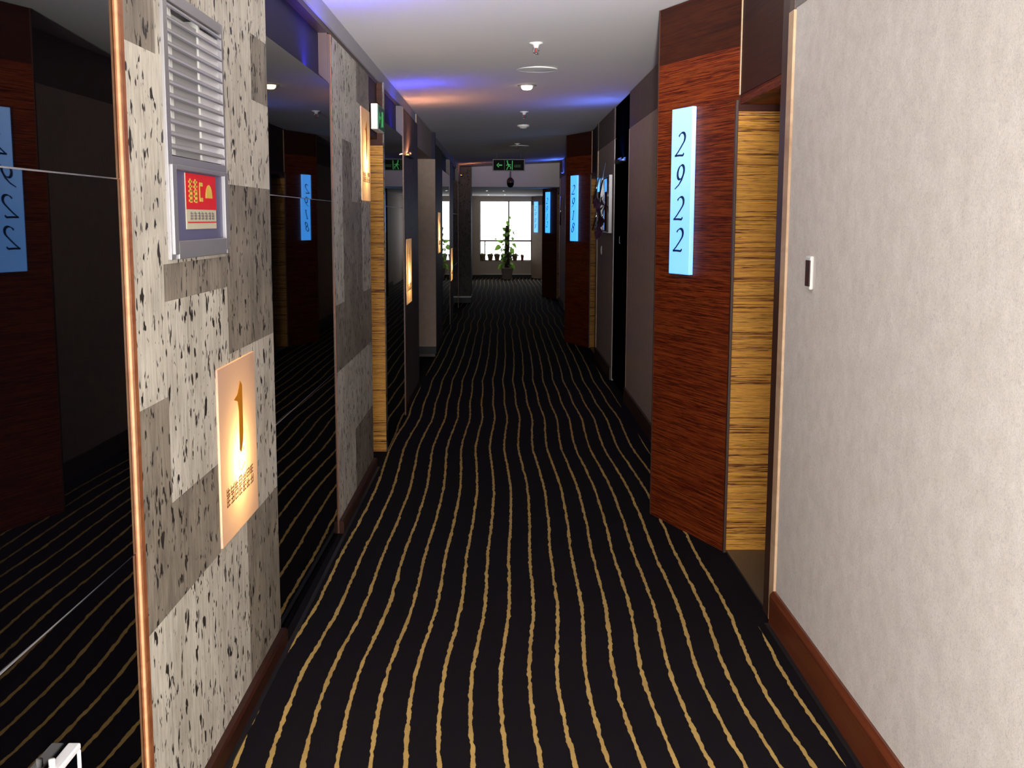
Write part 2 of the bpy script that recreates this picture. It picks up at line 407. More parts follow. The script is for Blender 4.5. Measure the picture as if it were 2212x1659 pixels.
wl(MB().box(fx0, fx0+.02, fy, fy+.05, fz0, fz1).box(fx1-.02, fx1, fy, fy+.05, fz0, fz1).box(fx0, fx1, fy, fy+.05, fz1-.02, fz1).box(fx0, fx1, fy, fy+.05, fz0, fz0+.02), 'window_frame', 'frame_pink')
wl(B(fx0, fx1, fy, fy+.05, .955, 1.0), 'transom', 'frame_pink')
wl(B(.112, .156, fy, fy+.05, .985, fz1), 'mullion', 'frame_pink')
wl(B(-.515, -.485, fy, fy+.05, fz0, .97), 'mullion', 'frame_pink')
wl(B(fx0, fx1, fy+.02, fy+.028, fz0, fz1), 'pane', 'glass')
wl(MB().box(-.64, .75, Y1+.02, Y1+.14, .44, .452), 'window_sill', 'cream_wall')
# balcony rail outside
rl = root('balcony_railing', (.05, Y1+.75, 0), 0, 'thin metal balcony railing outside the far window', 'railing')
MB().tube([(-.7, 0, .86), (.7, 0, .86)], .008).obj('top_rail', 'frame_pink', rl)
MB().tube([(-.7, 0, .66), (.7, 0, .66)], .006).obj('lower_rail', 'frame_pink', rl)
for x in (-.65, 0.28, .65): MB().tube([(x, 0, -.3), (x, 0, .86)], .008).obj('post', 'frame_pink', rl)

# ---------------------------------------------------------------- left wall panels
def mirror(y0, y1, where, x=XL, far_trim=True, tilt=.0, tilt2=.0):
    r = root('mirror_panel', (x, (y0+y1)/2, .08), HP, where, 'mirror', 'black glass mirror panels')
    h = (y1-y0)/2; zs = [.004, .814, 1.632, 2.175]
    for i in range(3):
        g = B(-h, h, 0, .006, zs[i]+.0015-.08, zs[i+1]-.0015-.08).obj('glass_pane', 'mirror', r)
        g.rotation_euler = (0, 0, tilt if i == 1 else tilt2); g.location.y = abs(g.rotation_euler.z)*.6
    for i in (1, 2): B(-h, h, .003, .010, zs[i]-.0015-.08, zs[i]+.0015-.08).obj('joint', 'silver', r)
    B(-h, h, .05, .07, 2.095, 2.325).obj('recessed_top_band', 'dark_band', r)
    if far_trim: MB().box(h, h+.028, -.002, .03, -.07, 2.32, 1).box(h+.012, h+.020, -.005, -.002, -.07, 2.32).box(h-.004, h, .008, .07, 2.1, 2.325, 1).obj('edge_trim', ['trim_red', 'trim_dark'], r)
    return r
mirror(1.0, 2.512, 'nearest black glass mirror panel, at the left edge, reflecting the 2922 sign', far_trim=False, tilt=-.010, tilt2=-.005)
mirror(4.125, 5.60, 'black glass mirror panel between the two pitted stone panels, reflecting the 2918 sign', tilt=-.003, tilt2=-.0037)
mirror(7.76, 9.12, 'black glass mirror panel just past the left zebra-wood jamb', x=-.776)
mirror(15.2, 17.2, 'narrow-looking black mirror beyond the side passage, reflecting the bright window', x=-.79)
mirror(18.4, 20.38, 'farthest black mirror on the left, just before the brown column', x=-.79)

tr = root('jamb_trim', (XL, 2.545, 0), HP, 'tall reddish reeded wood strip edging the near pitted stone panel', 'trim')
MB().box(-.030, .024, -.003, .1, 0, 2.405).box(-.030, -.020, -.009, -.003, 0, 2.405, 1).box(-.017, -.010, -.007, -.003, 0, 2.405).box(-.004, .022, -.006, -.003, 0, 2.405).obj('strip', ['trim_red', 'trim_highlight'], tr, .002)

def stone_panel(y0, y1, ys, zs, dark, hole, name_label, mats=('stone', 'stone_dark'), x=XL, hole2=None):
    holes = [h for h in (hole, hole2) if h]
    ys = sorted(set([y0, y1]+[v for h in holes for v in h[:2]]+ys)); zs = sorted(set([.055, 2.405]+[v for h in holes for v in h[2:]]+zs))
    mb = MB(); cy = (y0+y1)/2
    for a, b in zip(ys, ys[1:]):
        for p, q in zip(zs, zs[1:]):
            my, mz = (a+b)/2, (p+q)/2
            if any(h[0] < my < h[1] and h[2] < mz < h[3] for h in holes): continue
            d = any(k[0] < my < k[1] and k[2] < mz < k[3] for k in dark)
            mb.box(a-cy, b-cy, 0, .03, p-.08, q-.08, 1 if d else 0)
    r = root('stone_panel', (x, cy, .08), HP, name_label, 'wall panel', 'pitted stone wall panels')
    mb.obj('stone_facing', list(mats), r)
    return r
S1 = (3.275, 3.765, .603, 1.125); S2 = (6.765, 7.185, 1.655, 2.185); S3 = (9.5, 10.0, .855, 1.385); S4 = (14.15, 14.62, 1.14, 1.63); S5 = (17.55, 18.05, .63, 1.11)
stone_panel(2.57, 4.12, [2.81, 3.45, 3.62, 3.86], [.595, .62, .855, 1.12, 1.15, 1.35, 1.44, 1.65, 1.93, 2.14],
    [(2.57, 2.81, .62, 1.12), (2.57, 3.275, .595, .855), (3.62, 4.12, 0, .595), (3.45, 4.12, 1.15, 1.65), (3.86, 4.12, 1.93, 2.14), (2.57, 2.81, 1.93, 2.41), (2.81, 3.45, 1.35, 1.44)],
    S1, 'near pitted stone panel carrying the silver louvred box', hole2=(2.86, 3.45, 1.452, 2.094))
stone_panel(5.64, 7.2, [5.98, 6.35, 6.6], [.4, .8, 1.13, 1.64, 1.95, 2.19],
    [(5.98, 6.95, 1.13, 1.64), (6.35, 7.2, .08, .4), (6.6, 7.2, 2.19, 2.41), (5.64, 7.2, .8, 1.13), (5.98, 6.35, 1.64, 1.95)],
    S2, 'second pitted stone panel from the camera, left of the zebra-wood jamb')
stone_panel(9.16, 10.88, [9.35, 10.3], [.5, 1.6], [(10.3, 10.9, 0, 2.41)], S3, 'dark brown stone panel before the first side passage', ('stone_brown', 'stone_brown'), -.79)
stone_panel(13.32, 15.18, [13.6], [.5, 1.0], [], S4, 'dark brown stone panel just beyond the first side passage', ('stone_brown', 'stone_brown'), -.79)
stone_panel(17.245, 18.38, [17.5], [.5, 1.3], [], S5, 'dark brown stone panel between the two farthest left mirrors', ('stone_brown', 'stone_brown'), -.79)

# amber signs let into the stone, each lit by a bulb inside its box
def sign_ink(w, h):
    k = MB(); X = lambda u: (u-.5)*w; Z = lambda v: v*h
    # tall tapering numeral with a flag
    y = -.0005
    pts = [(.57, .86), (.60, .84), (.60, .55), (.58, .50), (.53, .45), (.49, .47), (.50, .70), (.47, .76), (.38, .78), (.47, .80), (.55, .87)]
    k.prism([(X(a), Z(b)) for a, b in pts][::-1], 'y', y-.0012, y)
    return k
def sign_outline(w, h):
    k = MB(); P = lambda u, v: ((u-.5)*w, v*h)
    k.stroke([P(.46, .44), P(.47, .36), P(.54, .34), P(.62, .37)], .0022, 0)
    k.stroke([P(.47, .46), P(.56, .45), P(.62, .47)], .0022, 0)
    return k
def sign_rows(w, h):
    k = MB(); P = lambda u, v: ((u-.5)*w, v*h); rr = random.Random(4)
    for i in range(7):
        u = .13+i*.108
        for v0, tall in ((.268, .045), (.205, .055)):
            t = h*tall
            for j in range(rr.choice((2, 3))):
                zz = v0+tall*j/2.2
                k.stroke([P(u, zz), P(u+.075, zz+.003)], .0035, 0)
            for e in rr.sample((0, .035, .075), 2): k.stroke([P(u+e, v0), P(u+e, v0+tall*.9)], .003, 0)
    return k
def amber_sign(R, x, label, power, grp='amber backlit signs'):
    y0, y1, z0, z1 = R; w, h = y1-y0, z1-z0
    r = root('amber_sign', (x, (y0+y1)/2, z0), HP, label, 'sign', grp)
    t = .004
    bx = MB().box(-w/2, w/2, .085, .09, 0, h).box(-w/2, -w/2+t, .004, .085, 0, h).box(w/2-t, w/2, .004, .085, 0, h)
    bx.box(-w/2+t, w/2-t, .004, .085, 0, t).box(-w/2+t, w/2-t, .004, .085, h-t, h)
    bx.obj('lamp_housing', 'silver_matte', r)
    a_, b_ = -w/2+.001, w/2-.001; c_0, d_ = .001, h-.001
    MB().add([(a_, -.006, c_0), (b_, -.006, c_0), (b_, -.006, d_), (a_, -.006, d_), (a_, .003, c_0), (b_, .003, c_0), (b_, .003, d_), (a_, .003, d_)],
             [(0, 1, 2, 3), (0, 4, 5, 1), (1, 5, 6, 2), (2, 6, 7, 3), (3, 7, 4, 0)]).obj('diffuser_plate', 'diffuser', r)
    for f, n, m in ((sign_ink, 'numeral', 'amber_ink'), (sign_outline, 'outline', 'yellow'), (sign_rows, 'lettering', 'brown_ink')):
        o = f(w, h).obj(n, m, r); o.location.y = -.0066
    lb = MB().tube([(-.03, .083, h*.41), (.03, .083, h*.41)], .004); lb.obj('bulb', 'lamp_lit', r)
    p = point('bulb_light', (0, .074, h*.41), power, (1, .65, .28), .03); p.parent = r
    return r
amber_sign(S1, XL, 'glowing amber sign low on the near stone panel below the silver box', 12)
amber_sign(S2, XL, 'glowing amber sign high on the second stone panel', 12)
amber_sign(S3, -.79, 'glowing amber sign at mid height on the dark stone before the first passage', 12)
amber_sign(S4, -.79, 'glowing amber sign just beyond the paper-covered passage wall', 12)
amber_sign(S5, -.79, 'farthest and lowest glowing amber sign, between the far mirrors', 12)

# left door niche with its striped jamb
struct('door_1', MB().box(-1.02, -.985, 7.22, 7.71, 0, 2.03), 'rosewood_dark')
jb = root('wood_jamb', (-.82, 7.71, 0), 0, 'striped zebra-wood jamb facing the camera on the left side', 'door jamb', 'zebra-wood door jambs')
B(-.2, .040, 0, .03, .0, 2.02).obj('face', 'zebrano', jb)
MB().box(.036, .044, -.006, .036, 0, 2.42).obj('edge_trim', 'chrome', jb)
B(-.2, .036, .002, .03, 2.02, 2.42).obj('head_panel', 'rosewood_dark', jb)
struct('trim_7', B(-1.0, -.822, 7.21, 7.705, 2.06, 2.405), 'rosewood_dark')

es = root('exit_sign', (-.818, 7.48, 2.095), HP, 'white and green box exit sign above the left door niche', 'sign', 'emergency exit signs')
B(-.18, .18, -.045, -.003, 0, .155).obj('housing', 'white_plastic', es, .004)
B(-.172, .172, -.049, -.045, .008, .147).obj('face', 'sign_green', es)
k = MB().stroke([(-.13, .075), (-.05, .075)], .018, 0).stroke([(-.10, .105), (-.135, .075), (-.10, .045)], .014, 0)
o = k.obj('arrow', 'green_lit', es); o.location.y = -.0495
k = MB()
k.stroke([(.03, .12), (.03, .03)], .008, 0).stroke([(.0, .085), (.02, .07), (.0, .04), (-.01, .02)], .012, 0).stroke([(.06, .12), (.1, .12), (.1, .03), (.06, .03), (.06, .12)], .008, 0)
o = k.obj('pictogram', 'green_lit', es); o.location.y = -.0495

# ---------------------------------------------------------------- silver louvred box
vb = root('louvred_box', (XL, 3.155, 1.449), HP, 'silver louvred box with a red and cream notice on the near stone', 'wall box')
hw, hh = .298, .648
fr = MB()
for a, b, p, q in ((-hw, -hw+.035, 0, hh), (hw-.018, hw, 0, hh), (-hw+.035, hw-.018, hh-.028, hh), (-hw+.035, hw-.018, .232, .252)): fr.box(a, b, -.008, .004, p, q)
fr.obj('frame', 'silver', vb, .001)
B(-hw+.006, hw-.006, .04, .045, .02, hh-.01).obj('back_plate', 'grey_back', vb)
MB().box(-hw+.006, -hw+.012, .004, .04, .02, hh-.01).box(hw-.012, hw-.006, .004, .04, .02, hh-.01).box(-hw+.012, hw-.012, .004, .04, hh-.016, hh-.01).obj('housing', 'silver_matte', vb)
B(-.198, .050, .004, .038, .256, hh-.05).obj('inner_plate', 'grey_back', vb)
B(.085, hw-.014, .003, .036, .256, hh-.045).obj('lamp_tube_cover', 'bright_back', vb, label='bright white diffuser behind the louvres')
B(.056, .072, .0, .036, .256, hh-.03).obj('upright', 'white_plastic', vb)
B(-.226, -.202, .0, .036, .256, hh-.03).obj('upright', 'white_plastic', vb)
for i in range(12):
    z = .278+i*.0305
    MB().prism([(-.0085, z-.006), (-.007, z-.010), (-.001, z), (-.001, z+.005), (-.005, z+.001)], 'x', -hw+.035, hw-.018).obj('louvre', 'silver', vb)
nf = MB()
for a, b, p, q in ((-hw+.014, -hw+.050, .012, .232), (hw-.05, hw-.012, .012, .232), (-hw+.050, hw-.05, .220, .232), (-hw+.050, hw-.05, .0, .045)): nf.box(a, b, -.014, -.002, p, q)
nf.obj('notice_frame', 'silver', vb, .002)
B(-hw+.05, hw-.05, -.004, .002, .045, .221).obj('mount', 'slate', vb)
B(-.145, .165, -.006, -.004, .073, .216).obj('notice_card', 'cream', vb)
cd_ = B(-.145, .165, -.0068, -.006, .124, .216).obj('red_field', 'red', vb)
nf2 = MB()
for i, x in enumerate((-.105, -.055)):
    for j in range(5): nf2.stroke([(x-.015, .146+j*.012), (x+.018, .147+j*.012)], .0055, 0)
    nf2.stroke([(x, .141), (x, .202)], .007, 0)
    nf2.stroke([(x+.012, .141), (x+.014, .175)], .005, 0)
nf2.stroke([(-.012, .150), (.018, .150)], .01, 0).stroke([(-.012, .190), (.018, .190)], .01, 0).stroke([(-.012, .150), (-.012, .190)], .004, 0)
dome = [(.085+.035*math.cos(t), .155+.036*math.sin(t)) for t in [math.pi*i/14 for i in range(15)]]
o = nf2.obj('yellow_characters', 'yellow', vb); o.location.y = -.007
o = MB().prism(dome, 'y', -.0012, 0).obj('dome_emblem', 'yellow', vb); o.location.y = -.007
k = MB()
for i in range(7):
    x = -.108+i*.037
    for j in range(3): k.stroke([(x, .100+j*.007), (x+.024, .100+j*.007)], .0018, 0)
    k.stroke([(x+.006+.004*(i % 3), .097), (x+.006+.004*(i % 3), .118)], .0022, 0)
    k.stroke([(x+.02, .097), (x+.02, .112)], .0022, 0)
o = k.obj('small_lettering', 'ink', vb); o.location.y = -.0062
o = MB().stroke([(-.135, .0905), (.16, .0905)], .003, 0).obj('red_rule', 'red', vb); o.location.y = -.0062

# low silver edged box on the near mirror
lb = root('floor_level_exit_box', (XL+.002, 1.86, .30), HP, 'low silver-edged box on the near mirror at the bottom left corner', 'sign')
B(-.205, .205, -.018, -.006, 0, .266).obj('glass_front', 'black_gloss', lb)
MB().box(-.212, .212, -.024, 0, .266, .278).box(.205, .212, -.024, 0, 0, .266).box(-.212, -.205, -.024, 0, 0, .266).box(-.212, .212, -.024, 0, -.012, 0).obj('frame', 'bright_back', lb, .003)
for x in (.06, .115): MB().tube([(x, -.007, .278), (x, -.007, .292)], .006).obj('screw_knob', 'white_plastic', lb)
MB().lathe([(0, .2805), (.006, .2805), (.006, .278)], 16, .05, -.012).obj('indicator', 'green_lit', lb)

# ---------------------------------------------------------------- right: angled number panels, niches
def glyph(ch):
    C = math.cos; Sn = math.sin; P = math.pi
    arc = lambda cx, cy, rx, ry, a0, a1, n=18: [(cx+rx*C(a0+(a1-a0)*i/n), cy+ry*Sn(a0+(a1-a0)*i/n)) for i in range(n+1)]
    if ch == '2': return [arc(.29, .74, .22, .26, P*.86, -P*.22)+[(.36, .42), (.2, .2), (.04, .03)], [(.02, .035), (.3, .045), (.55, .03)], [(.55, .03), (.6, .12)]]
    if ch == '9': return [arc(.3, .69, .2, .30, 0, 2*P, 28), arc(.30, .69, .2, .30, 0, -.3)+[(.44, .38), (.3, .15), (.08, -.02)]]
    if ch == '1': return [[(.36, 1), (.34, .5), (.30, .02)], [(.36, .99), (.27, .92), (.18, .9)], [(.2, .01), (.42, .01)]]
    if ch == '8': return [arc(.31, .76, .16, .23, -P/2, 1.5*P, 26), arc(.29, .27, .20, .26, P/2, 2.5*P, 26)]
    if ch == '0': return [arc(.3, .5, .21, .48, 0, 2*P, 32)]
def digit_mb(ch, hgt):
    k = MB()
    for st in glyph(ch):
        pts = [((x-.3)*hgt*1.36+.30*(y-.5)*hgt, (y-.5)*hgt) for x, y in st]
        k.stroke(pts, hgt*.165, 0, .0012, (math.radians(22), .22))
    return k
WS, HS = .205, .80
def number_sign(ax, ay, bx, by, s, num, label, z0=1.285):
    d = Vector((ax-bx, ay-by, 0)); L = d.length; rz = math.atan2(d.y, d.x)
    x, y = ax+(bx-ax)*s, ay+(by-ay)*s
    r = root('number_sign', (x, y, z0), rz, label, 'sign', 'blue backlit room number signs')
    B(-WS/2, WS/2, -.024, -.001, 0, HS).obj('light_box', 'blue_lit', r, .003)
    for i, ch in enumerate(num):
        g = digit_mb(ch, .112).obj('digit', 'digit', r); g.location = (-.004, -.0243, HS-.174-i*.1535)
    return r
def angled_panel(ax, ay, bx, by, label, mats=('rosewood', 'rosewood_dark')):
    d = Vector((ax-bx, ay-by, 0)); L = d.length; rz = math.atan2(d.y, d.x)
    r = root('wood_panel', ((ax+bx)/2, (ay+by)/2, 0), rz, label, 'wall panel', 'angled wood panels behind the room numbers')
    h = L/2
    B(-h, h, 0, .03, 0, 2.315).obj('face', mats[0], r)
    B(-h, h, .001, .03, 2.315, 2.588).obj('frieze', mats[1], r)
    MB().box(-h-.006, -h, -.003, .03, 0, 2.588).obj('edge_strip', 'trim_dark', r)
    # side cheek from the far edge back to the wall
    return r
def z_panel(i, y):
    ax, ay, bx, by = 1.043, y, .784, y+.72
    nm = ['nearest', 'second', 'third'][i]; num = ['2922', '2918', '2912'][i]
    angled_panel(ax, ay, bx, by, f'{nm} angled dark red wood panel, behind the blue {num} sign')
    number_sign(ax, ay, bx, by, .615, num, f'{nm} glowing blue number sign of the three on wood, reading {num}')
    struct('trim_8', MB().prism([(.79, y+.735), (XR+.2, y+.735), (XR+.2, y+.76), (.79, y+.76)], 'z', 0, 2.585), 'rosewood_dark')
    # door niche: casing, jamb facing the camera, head, door
    c0 = y-.92
    jr = root('wood_jamb', (1.043, y, 0), 0, f'striped zebra-wood jamb of the {nm} right door niche, beside the {num} sign', 'door jamb', 'zebra-wood door jambs')
    B(.004, .23, 0, .03, 0, 2.03).obj('face', 'zebrano', jr)
    MB().box(-.008, .004, -.012, .012, 0, 2.08).obj('corner_bead', 'trim_dark', jr, .002)
    B(.004, .23, -.004, .03, 2.03, 2.6).obj('head_panel', 'rosewood_dark', jr)
    hr = root('door_head', (XR, c0+.1, 2.1), 0, f'dark wood panel over the {nm} right door niche, beside the {num} sign', 'door head', 'door heads')
    B(0, .05, .0, .81, 0, .49).obj('face', 'rosewood_dark', hr)
    B(.004, .36, .0, .81, -.04, 0).obj('soffit', 'rosewood', hr)
    MB().box(-.004, .01, .795, .812, 0, .49).obj('edge_trim', 'trim_pale', hr)
    cs = root('door_casing', (XR, c0, 0), 0, f'dark wood casing with pale edge before the {nm} right door niche', 'door casing', 'door casings')
    B(-.006, .09, .0, .10, 0, 2.62).obj('casing_board', 'trim_dark', cs)
    MB().box(-.009, .02, -.075, 0, 0, 2.30).box(-.007, .02, -.075, 0, 2.30, 2.62, 1).obj('pale_edge', ['trim_pale', 'frieze_taupe'], cs, .002)
    d = struct(f'door_{i+2}', B(1.37, 1.41, c0+.1, y, 0, 2.06), 'rosewood_dark')
    h = MB().tube([(1.37, c0+.2, 1.0), (1.33, c0+.2, 1.0), (1.33, c0+.32, 1.0)], .009); h.obj('door_handle', 'chrome', d)
    struct('trim_9', B(XR-.0, 1.4, c0+.1, y, .001, .012), 'marble')
for i, y in enumerate(PAN): z_panel(i, y)
# fourth panel, paper covered, closing the corridor
angled_panel(1.0, 30.75, .745, 31.28, 'taupe paper-covered angled panel beside the far window', ('paper_dim', 'frieze_taupe'))
bpy.data.objects[[o.name for o in bpy.data.objects if o.name.startswith('wood_panel')][-1]].scale.z = 2.15/2.588
number_sign(1.0, 30.75, .745, 31.28, .54, '2908', 'farthest glowing blue number sign, reading 2908', 1.21)
struct('wall_right_far', B(1.05, 1.3, 27.4, 31.3, 0, 2.15), 'paper_dim')

# black glass cabinets in the right wall
def cabinet(y0, y1, label):
    r = root('black_cabinet', (XR+.005, (y0+y1)/2, 0), -HP, label, 'cabinet', 'black glass cabinets')
    h = (y1-y0)/2
    B(-h, h, .02, .06, 0, 2.6).obj('body', 'black', r)
    for a, b in ((-h+.02, -.25), (-.245, .22), (.225, h-.004)): B(a, b, 0, .02, .02, 2.3).obj('door', 'black_gloss', r, .002)
    B(-h+.02, h, .002, .02, 2.31, 2.6).obj('top_panel', 'black_gloss', r)
    MB().box(h-.004, h+.02, -.006, .02, 0, 2.3).obj('edge_trim', 'trim_pale', r)
    MB().box(-h, -h+.02, -.004, .02, 0, 2.3).obj('edge_trim', 'silver', r)
    MB().tube([(.12, 0, 1.40), (.12, -.02, 1.40), (.12, -.02, 1.34), (.12, 0, 1.34)], .005).obj('handle', 'chrome', r)
    return r
cabinet(9.95, 11.25, 'nearer tall black glass cabinet front, before the wall ornament')
cabinet(18.75, 20.05, 'farther tall black glass cabinet front, past the 2918 panel')

# wall ornament with chrome rails and purple cloth
orn = root('wall_ornament', (XR, 11.95, 1.42), -HP, 'framed wall ornament with bright chrome rails and purple cloth bows', 'ornament')
fo = MB()
for a, b, p, q in ((-.51, -.50, .0, .56), (.50, .51, .0, .56), (-.50, .50, .55, .56), (-.50, .50, 0, .01)): fo.box(a, b, -.03, 0, p, q)
fo.obj('frame', 'silver', orn)
B(-.50, .50, -.01, -.002, .02, .54).obj('glass_panel', 'mirror', orn)
for x, a, b in ((.42, .34, .68), (.40, .0, .30), (-.34, .30, .58), (-.36, .02, .27)):
    MB().tube([(x-.05, -.115, a), (x, -.055, b)], .0075, 14).obj('chrome_rail', 'chrome', orn)
B(-.60, -.48, -.055, -.04, .42, .57).obj('blue_tag', 'blue_lit', orn, .002)
def bow(cx, cz, s, seed):
    k = MB(); rr = random.Random(seed)
    for j in range(5):
        a = rr.uniform(0, 6.28); q = Vector((cx, -.08-.01*j, cz)); e = q+Vector((math.cos(a)*s, -.03, math.sin(a)*s)); w = Vector((-math.sin(a), .1, math.cos(a)))*s*.4
        m_ = (q+e)/2+Vector((0, -.03, 0))
        k.add([q, m_+w, e, m_-w, m_], [(0, 1, 4), (1, 2, 4), (2, 3, 4), (3, 0, 4)], 0, True)
    return k
for i, (x, z, s) in enumerate(((.38, .29, .13), (.66, .26, .12), (.74, .12, .13), (.62, .02, .14))): bow(x, z, s, i).obj('cloth_bow', 'petal', orn)
sw = root('light_switch', (XR, 12.55, 1.18), -HP, 'small pale switch below the wall ornament on the right wall', 'switch')
B(-.035, .035, -.008, 0, 0, .09).obj('plate', 'white_plastic', sw, .002); B(-.018, .018, -.012, -.008, .02, .07).obj('rocker', 'white_plastic', sw)

rr_ = root('chrome_rail', (XR, 21.0, 1.45), -HP, 'thin vertical chrome rail on the right wall before the 2912 panel', 'rail')
MB().tube([(0, -.035, 0), (0, -.035, .5)], .018, 16).obj('bar', 'chrome', rr_)
for z_ in (.03, .47): MB().tube([(0, 0, z_), (0, -.035, z_)], .008).obj('bracket', 'chrome', rr_)
# card reader on the pale wall
bl_ = root('bell_button', (XR, 3.985, 1.315), -HP, 'white and dark brown door bell on the pale right wall', 'door bell')
B(-.034, .034, -.014, 0, 0, .115).obj('housing', 'white_plastic', bl_, .006)
B(-.02, .034, -.016, -.012, .012, .10).obj('dark_front', 'trim_dark', bl_, .001)

# ---------------------------------------------------------------- ceiling fittings
def cloc(x, y): return (x, y, ceil_z(x))
def sprinkler(x, y, label):
    r = root('sprinkler', cloc(x, y), 0, label, 'sprinkler', 'ceiling sprinklers')
    MB().lathe([(0, -.001), (.042, -.002), (.040, -.006), (.020, -.012), (.012, -.03), (.0, -.03)], 28).obj('escutcheon', 'white_plastic', r)
    MB().tube([(-.013, 0, -.03), (-.016, 0, -.045), (-.004, 0, -.062)], .0025).tube([(.013, 0, -.03), (.016, 0, -.045), (.004, 0, -.062)], .0025).obj('frame', 'chrome', r)
    MB().tube([(0, 0, -.032), (0, 0, -.055)], .003).obj('bulb', 'red_bulb', r)
    MB().lathe([(0, -.062), (.017, -.063), (.017, -.065), (0, -.066)], 20).obj('deflector', 'chrome', r)
sprinkler(.186, 6.95, 'nearest white ceiling sprinkler, in front of the round speaker')
sprinkler(.192, 11.3, 'ceiling sprinkler between the lit downlight and the smoke detector')
sprinkler(.181, 16.0, 'farthest ceiling sprinkler, near the small round speaker')
def speaker(x, y, label):
    r = root('ceiling_speaker', cloc(x, y), 0, label, 'speaker', 'round ceiling speakers')
    MB().lathe([(.140, 0), (.142, -.006), (.134, -.009), (.128, -.006)], 48).obj('rim', 'white_plastic', r)
    MB().lathe([(.130, -.005), (.08, -.010), (0, -.012)], 48).obj('grille', 'silver_matte' if False else 'white_plastic', r)
speaker(.225, 8.15, 'large round white ceiling speaker behind the nearest sprinkler')
speaker(.21, 16.5, 'small-looking round ceiling speaker before the hanging exit sign')
dl = root('downlight', cloc(.174, 9.1), 0, 'lit warm ceiling downlight beyond the nearest round speaker', 'ceiling lamp')
MB().lathe([(.075, 0), (.076, -.004), (.05, -.007), (.045, 0)], 32).obj('trim_ring', 'silver_matte', dl)
MB().lathe([(.042, -.004), (.042, -.022), (.030, -.034), (0, -.038)], 32).obj('lens', 'lamp_lit', dl)
sd = root('smoke_detector', cloc(.21, 12.9), 0, 'round white smoke detector on the ceiling', 'smoke detector')
MB().lathe([(.066, 0), (.068, -.012), (.060, -.022), (.040, -.026), (.038, -.036), (0, -.040)], 32).obj('body', 'white_plastic', sd)
MB().lathe([(.041, -.028), (.043, -.031), (.041, -.034)], 32).obj('vent_ring', 'grey_back', sd)

hx = root('exit_sign', (.075, 18.0, 2.275), 0, 'hanging black exit sign with green running figure and arrow', 'sign', 'emergency exit signs')
B(-.245, .245, 0, .03, 0, .18).obj('housing', 'silver_matte', hx, .003)
B(-.232, .232, -.003, 0, .012, .168).obj('face', 'sign_face', hx)
for x in (-.18, .18): MB().tube([(x, .015, .18), (x, .015, .275)], .004).obj('hanging_rod', 'silver_matte', hx)
k = MB().stroke([(-.10, .088), (-.155, .088)], .017, 0).stroke([(-.150, .118), (-.180, .088), (-.150, .058)], .012, 0)
o = k.obj('arrow', 'green_lit', hx); o.location.y = -.0032
k = MB().stroke([(-.02, .135), (-.012, .10), (.0, .085), (.01, .07)], .014, 0)
k.lathe([(0, -.001), (.011, -.001), (.011, 0)], 14, -.022, .148, 0, 'y')
k.stroke([(-.04, .085), (-.02, .09), (-.005, .105), (.015, .095), (.035, .09)], .008, 0).stroke([(.0, .085), (-.015, .055), (-.03, .02)], .010, 0).stroke([(.01, .075), (.03, .06), (.025, .03)], .010, 0)
k.stroke([(.055, .155), (.052, .02)], .010, 0)
o = k.obj('running_figure', 'green_lit', hx); o.location.y = -.0032
k = MB().stroke([(-.066, .165), (-.066, .015)], .004, 0)
for j, x in enumerate((.09, .115, .14, .165)):
    k.stroke([(x, .06), (x, .09)], .004, 0).stroke([(x, .09), (x+.016, .09)], .004, 0).stroke([(x, .06), (x+.016, .06)], .004, 0).stroke([(x, .075), (x+.014, .075)], .003, 0)
o = k.obj('divider_and_lettering', 'green_dim', hx); o.location.y = -.0032

sc = root('dome_camera', cloc(.12, 21.3), 0, 'dark dome security camera hanging behind the exit sign', 'camera')
MB().tube([(0, 0, 0), (0, 0, -.28)], .014).obj('stem', 'silver_matte', sc)
MB().lathe([(0, -.26), (.03, -.27), (.062, -.31), (.066, -.345), (.064, -.36)], 28).obj('shroud', 'trim_dark', sc)
MB().lathe([(.062, -.36), (.058, -.40), (.038, -.432), (.0, -.444)], 28).obj('dome', 'black_gloss', sc)
for i, (x, y) in enumerate(((-.36, 25.2), (.0, 25.2), (-.38, 29.3), (.03, 29.3))):
    pos = ['nearer left', 'nearer right', 'farther left', 'farther right'][i]
    r = root('spotlight', (x, y, 2.155), 0, f'tiny lit recessed spot in the lowered far ceiling, {pos} of four', 'ceiling lamp', 'small spots in the far ceiling')
    MB().lathe([(.03, 0), (.03, -.004), (.02, -.006), (.018, 0)], 20).obj('ring', 'chrome', r)
    MB().lathe([(.018, -.001), (.012, -.006), (0, -.008)], 20).obj('lens', 'spot_lit', r)

# blue cove lamps above two mirrors, plus lamps added to tint the ceiling
def cove(name, x, y, z, w, mat_, label, power, col, rz, target):
    r = root(name, (x, y, z), rz, label, 'cove lamp', 'coloured cove lamps')
    MB().box(-w/2, w/2, -.016, .016, 0, .006).box(-w/2, w/2, -.018, -.016, 0, .034).box(-w/2, w/2, .016, .018, 0, .034).obj('channel', 'black', r); B(-w/2+.01, w/2-.01, -.008, .008, .008, .016).obj('strip', mat_, r)
    a = area('cove_glow', (x, y, z+.04), target, w, .02, power, col)
cove('coloured_lamp', XL-.045, 5.2, 2.150, .7, 'blue_strip', 'blue cove lamp above the second black mirror', 7, (.10, .10, 1), HP, (.1, .3, 1))
cove('coloured_lamp', -.776-.045, 8.7, 2.150, .6, 'blue_strip', 'blue cove lamp above the mirror past the left jamb', 5, (.06, .06, 1), HP, (.1, .3, 1))
cove('coloured_lamp', 1.03, 10.5, 2.05, .6, 'blue_strip', 'added blue lamp high on the nearer black cabinet, tinting the ceiling', 5, (.12, .20, 1), HP, (-.5, -.2, 1))
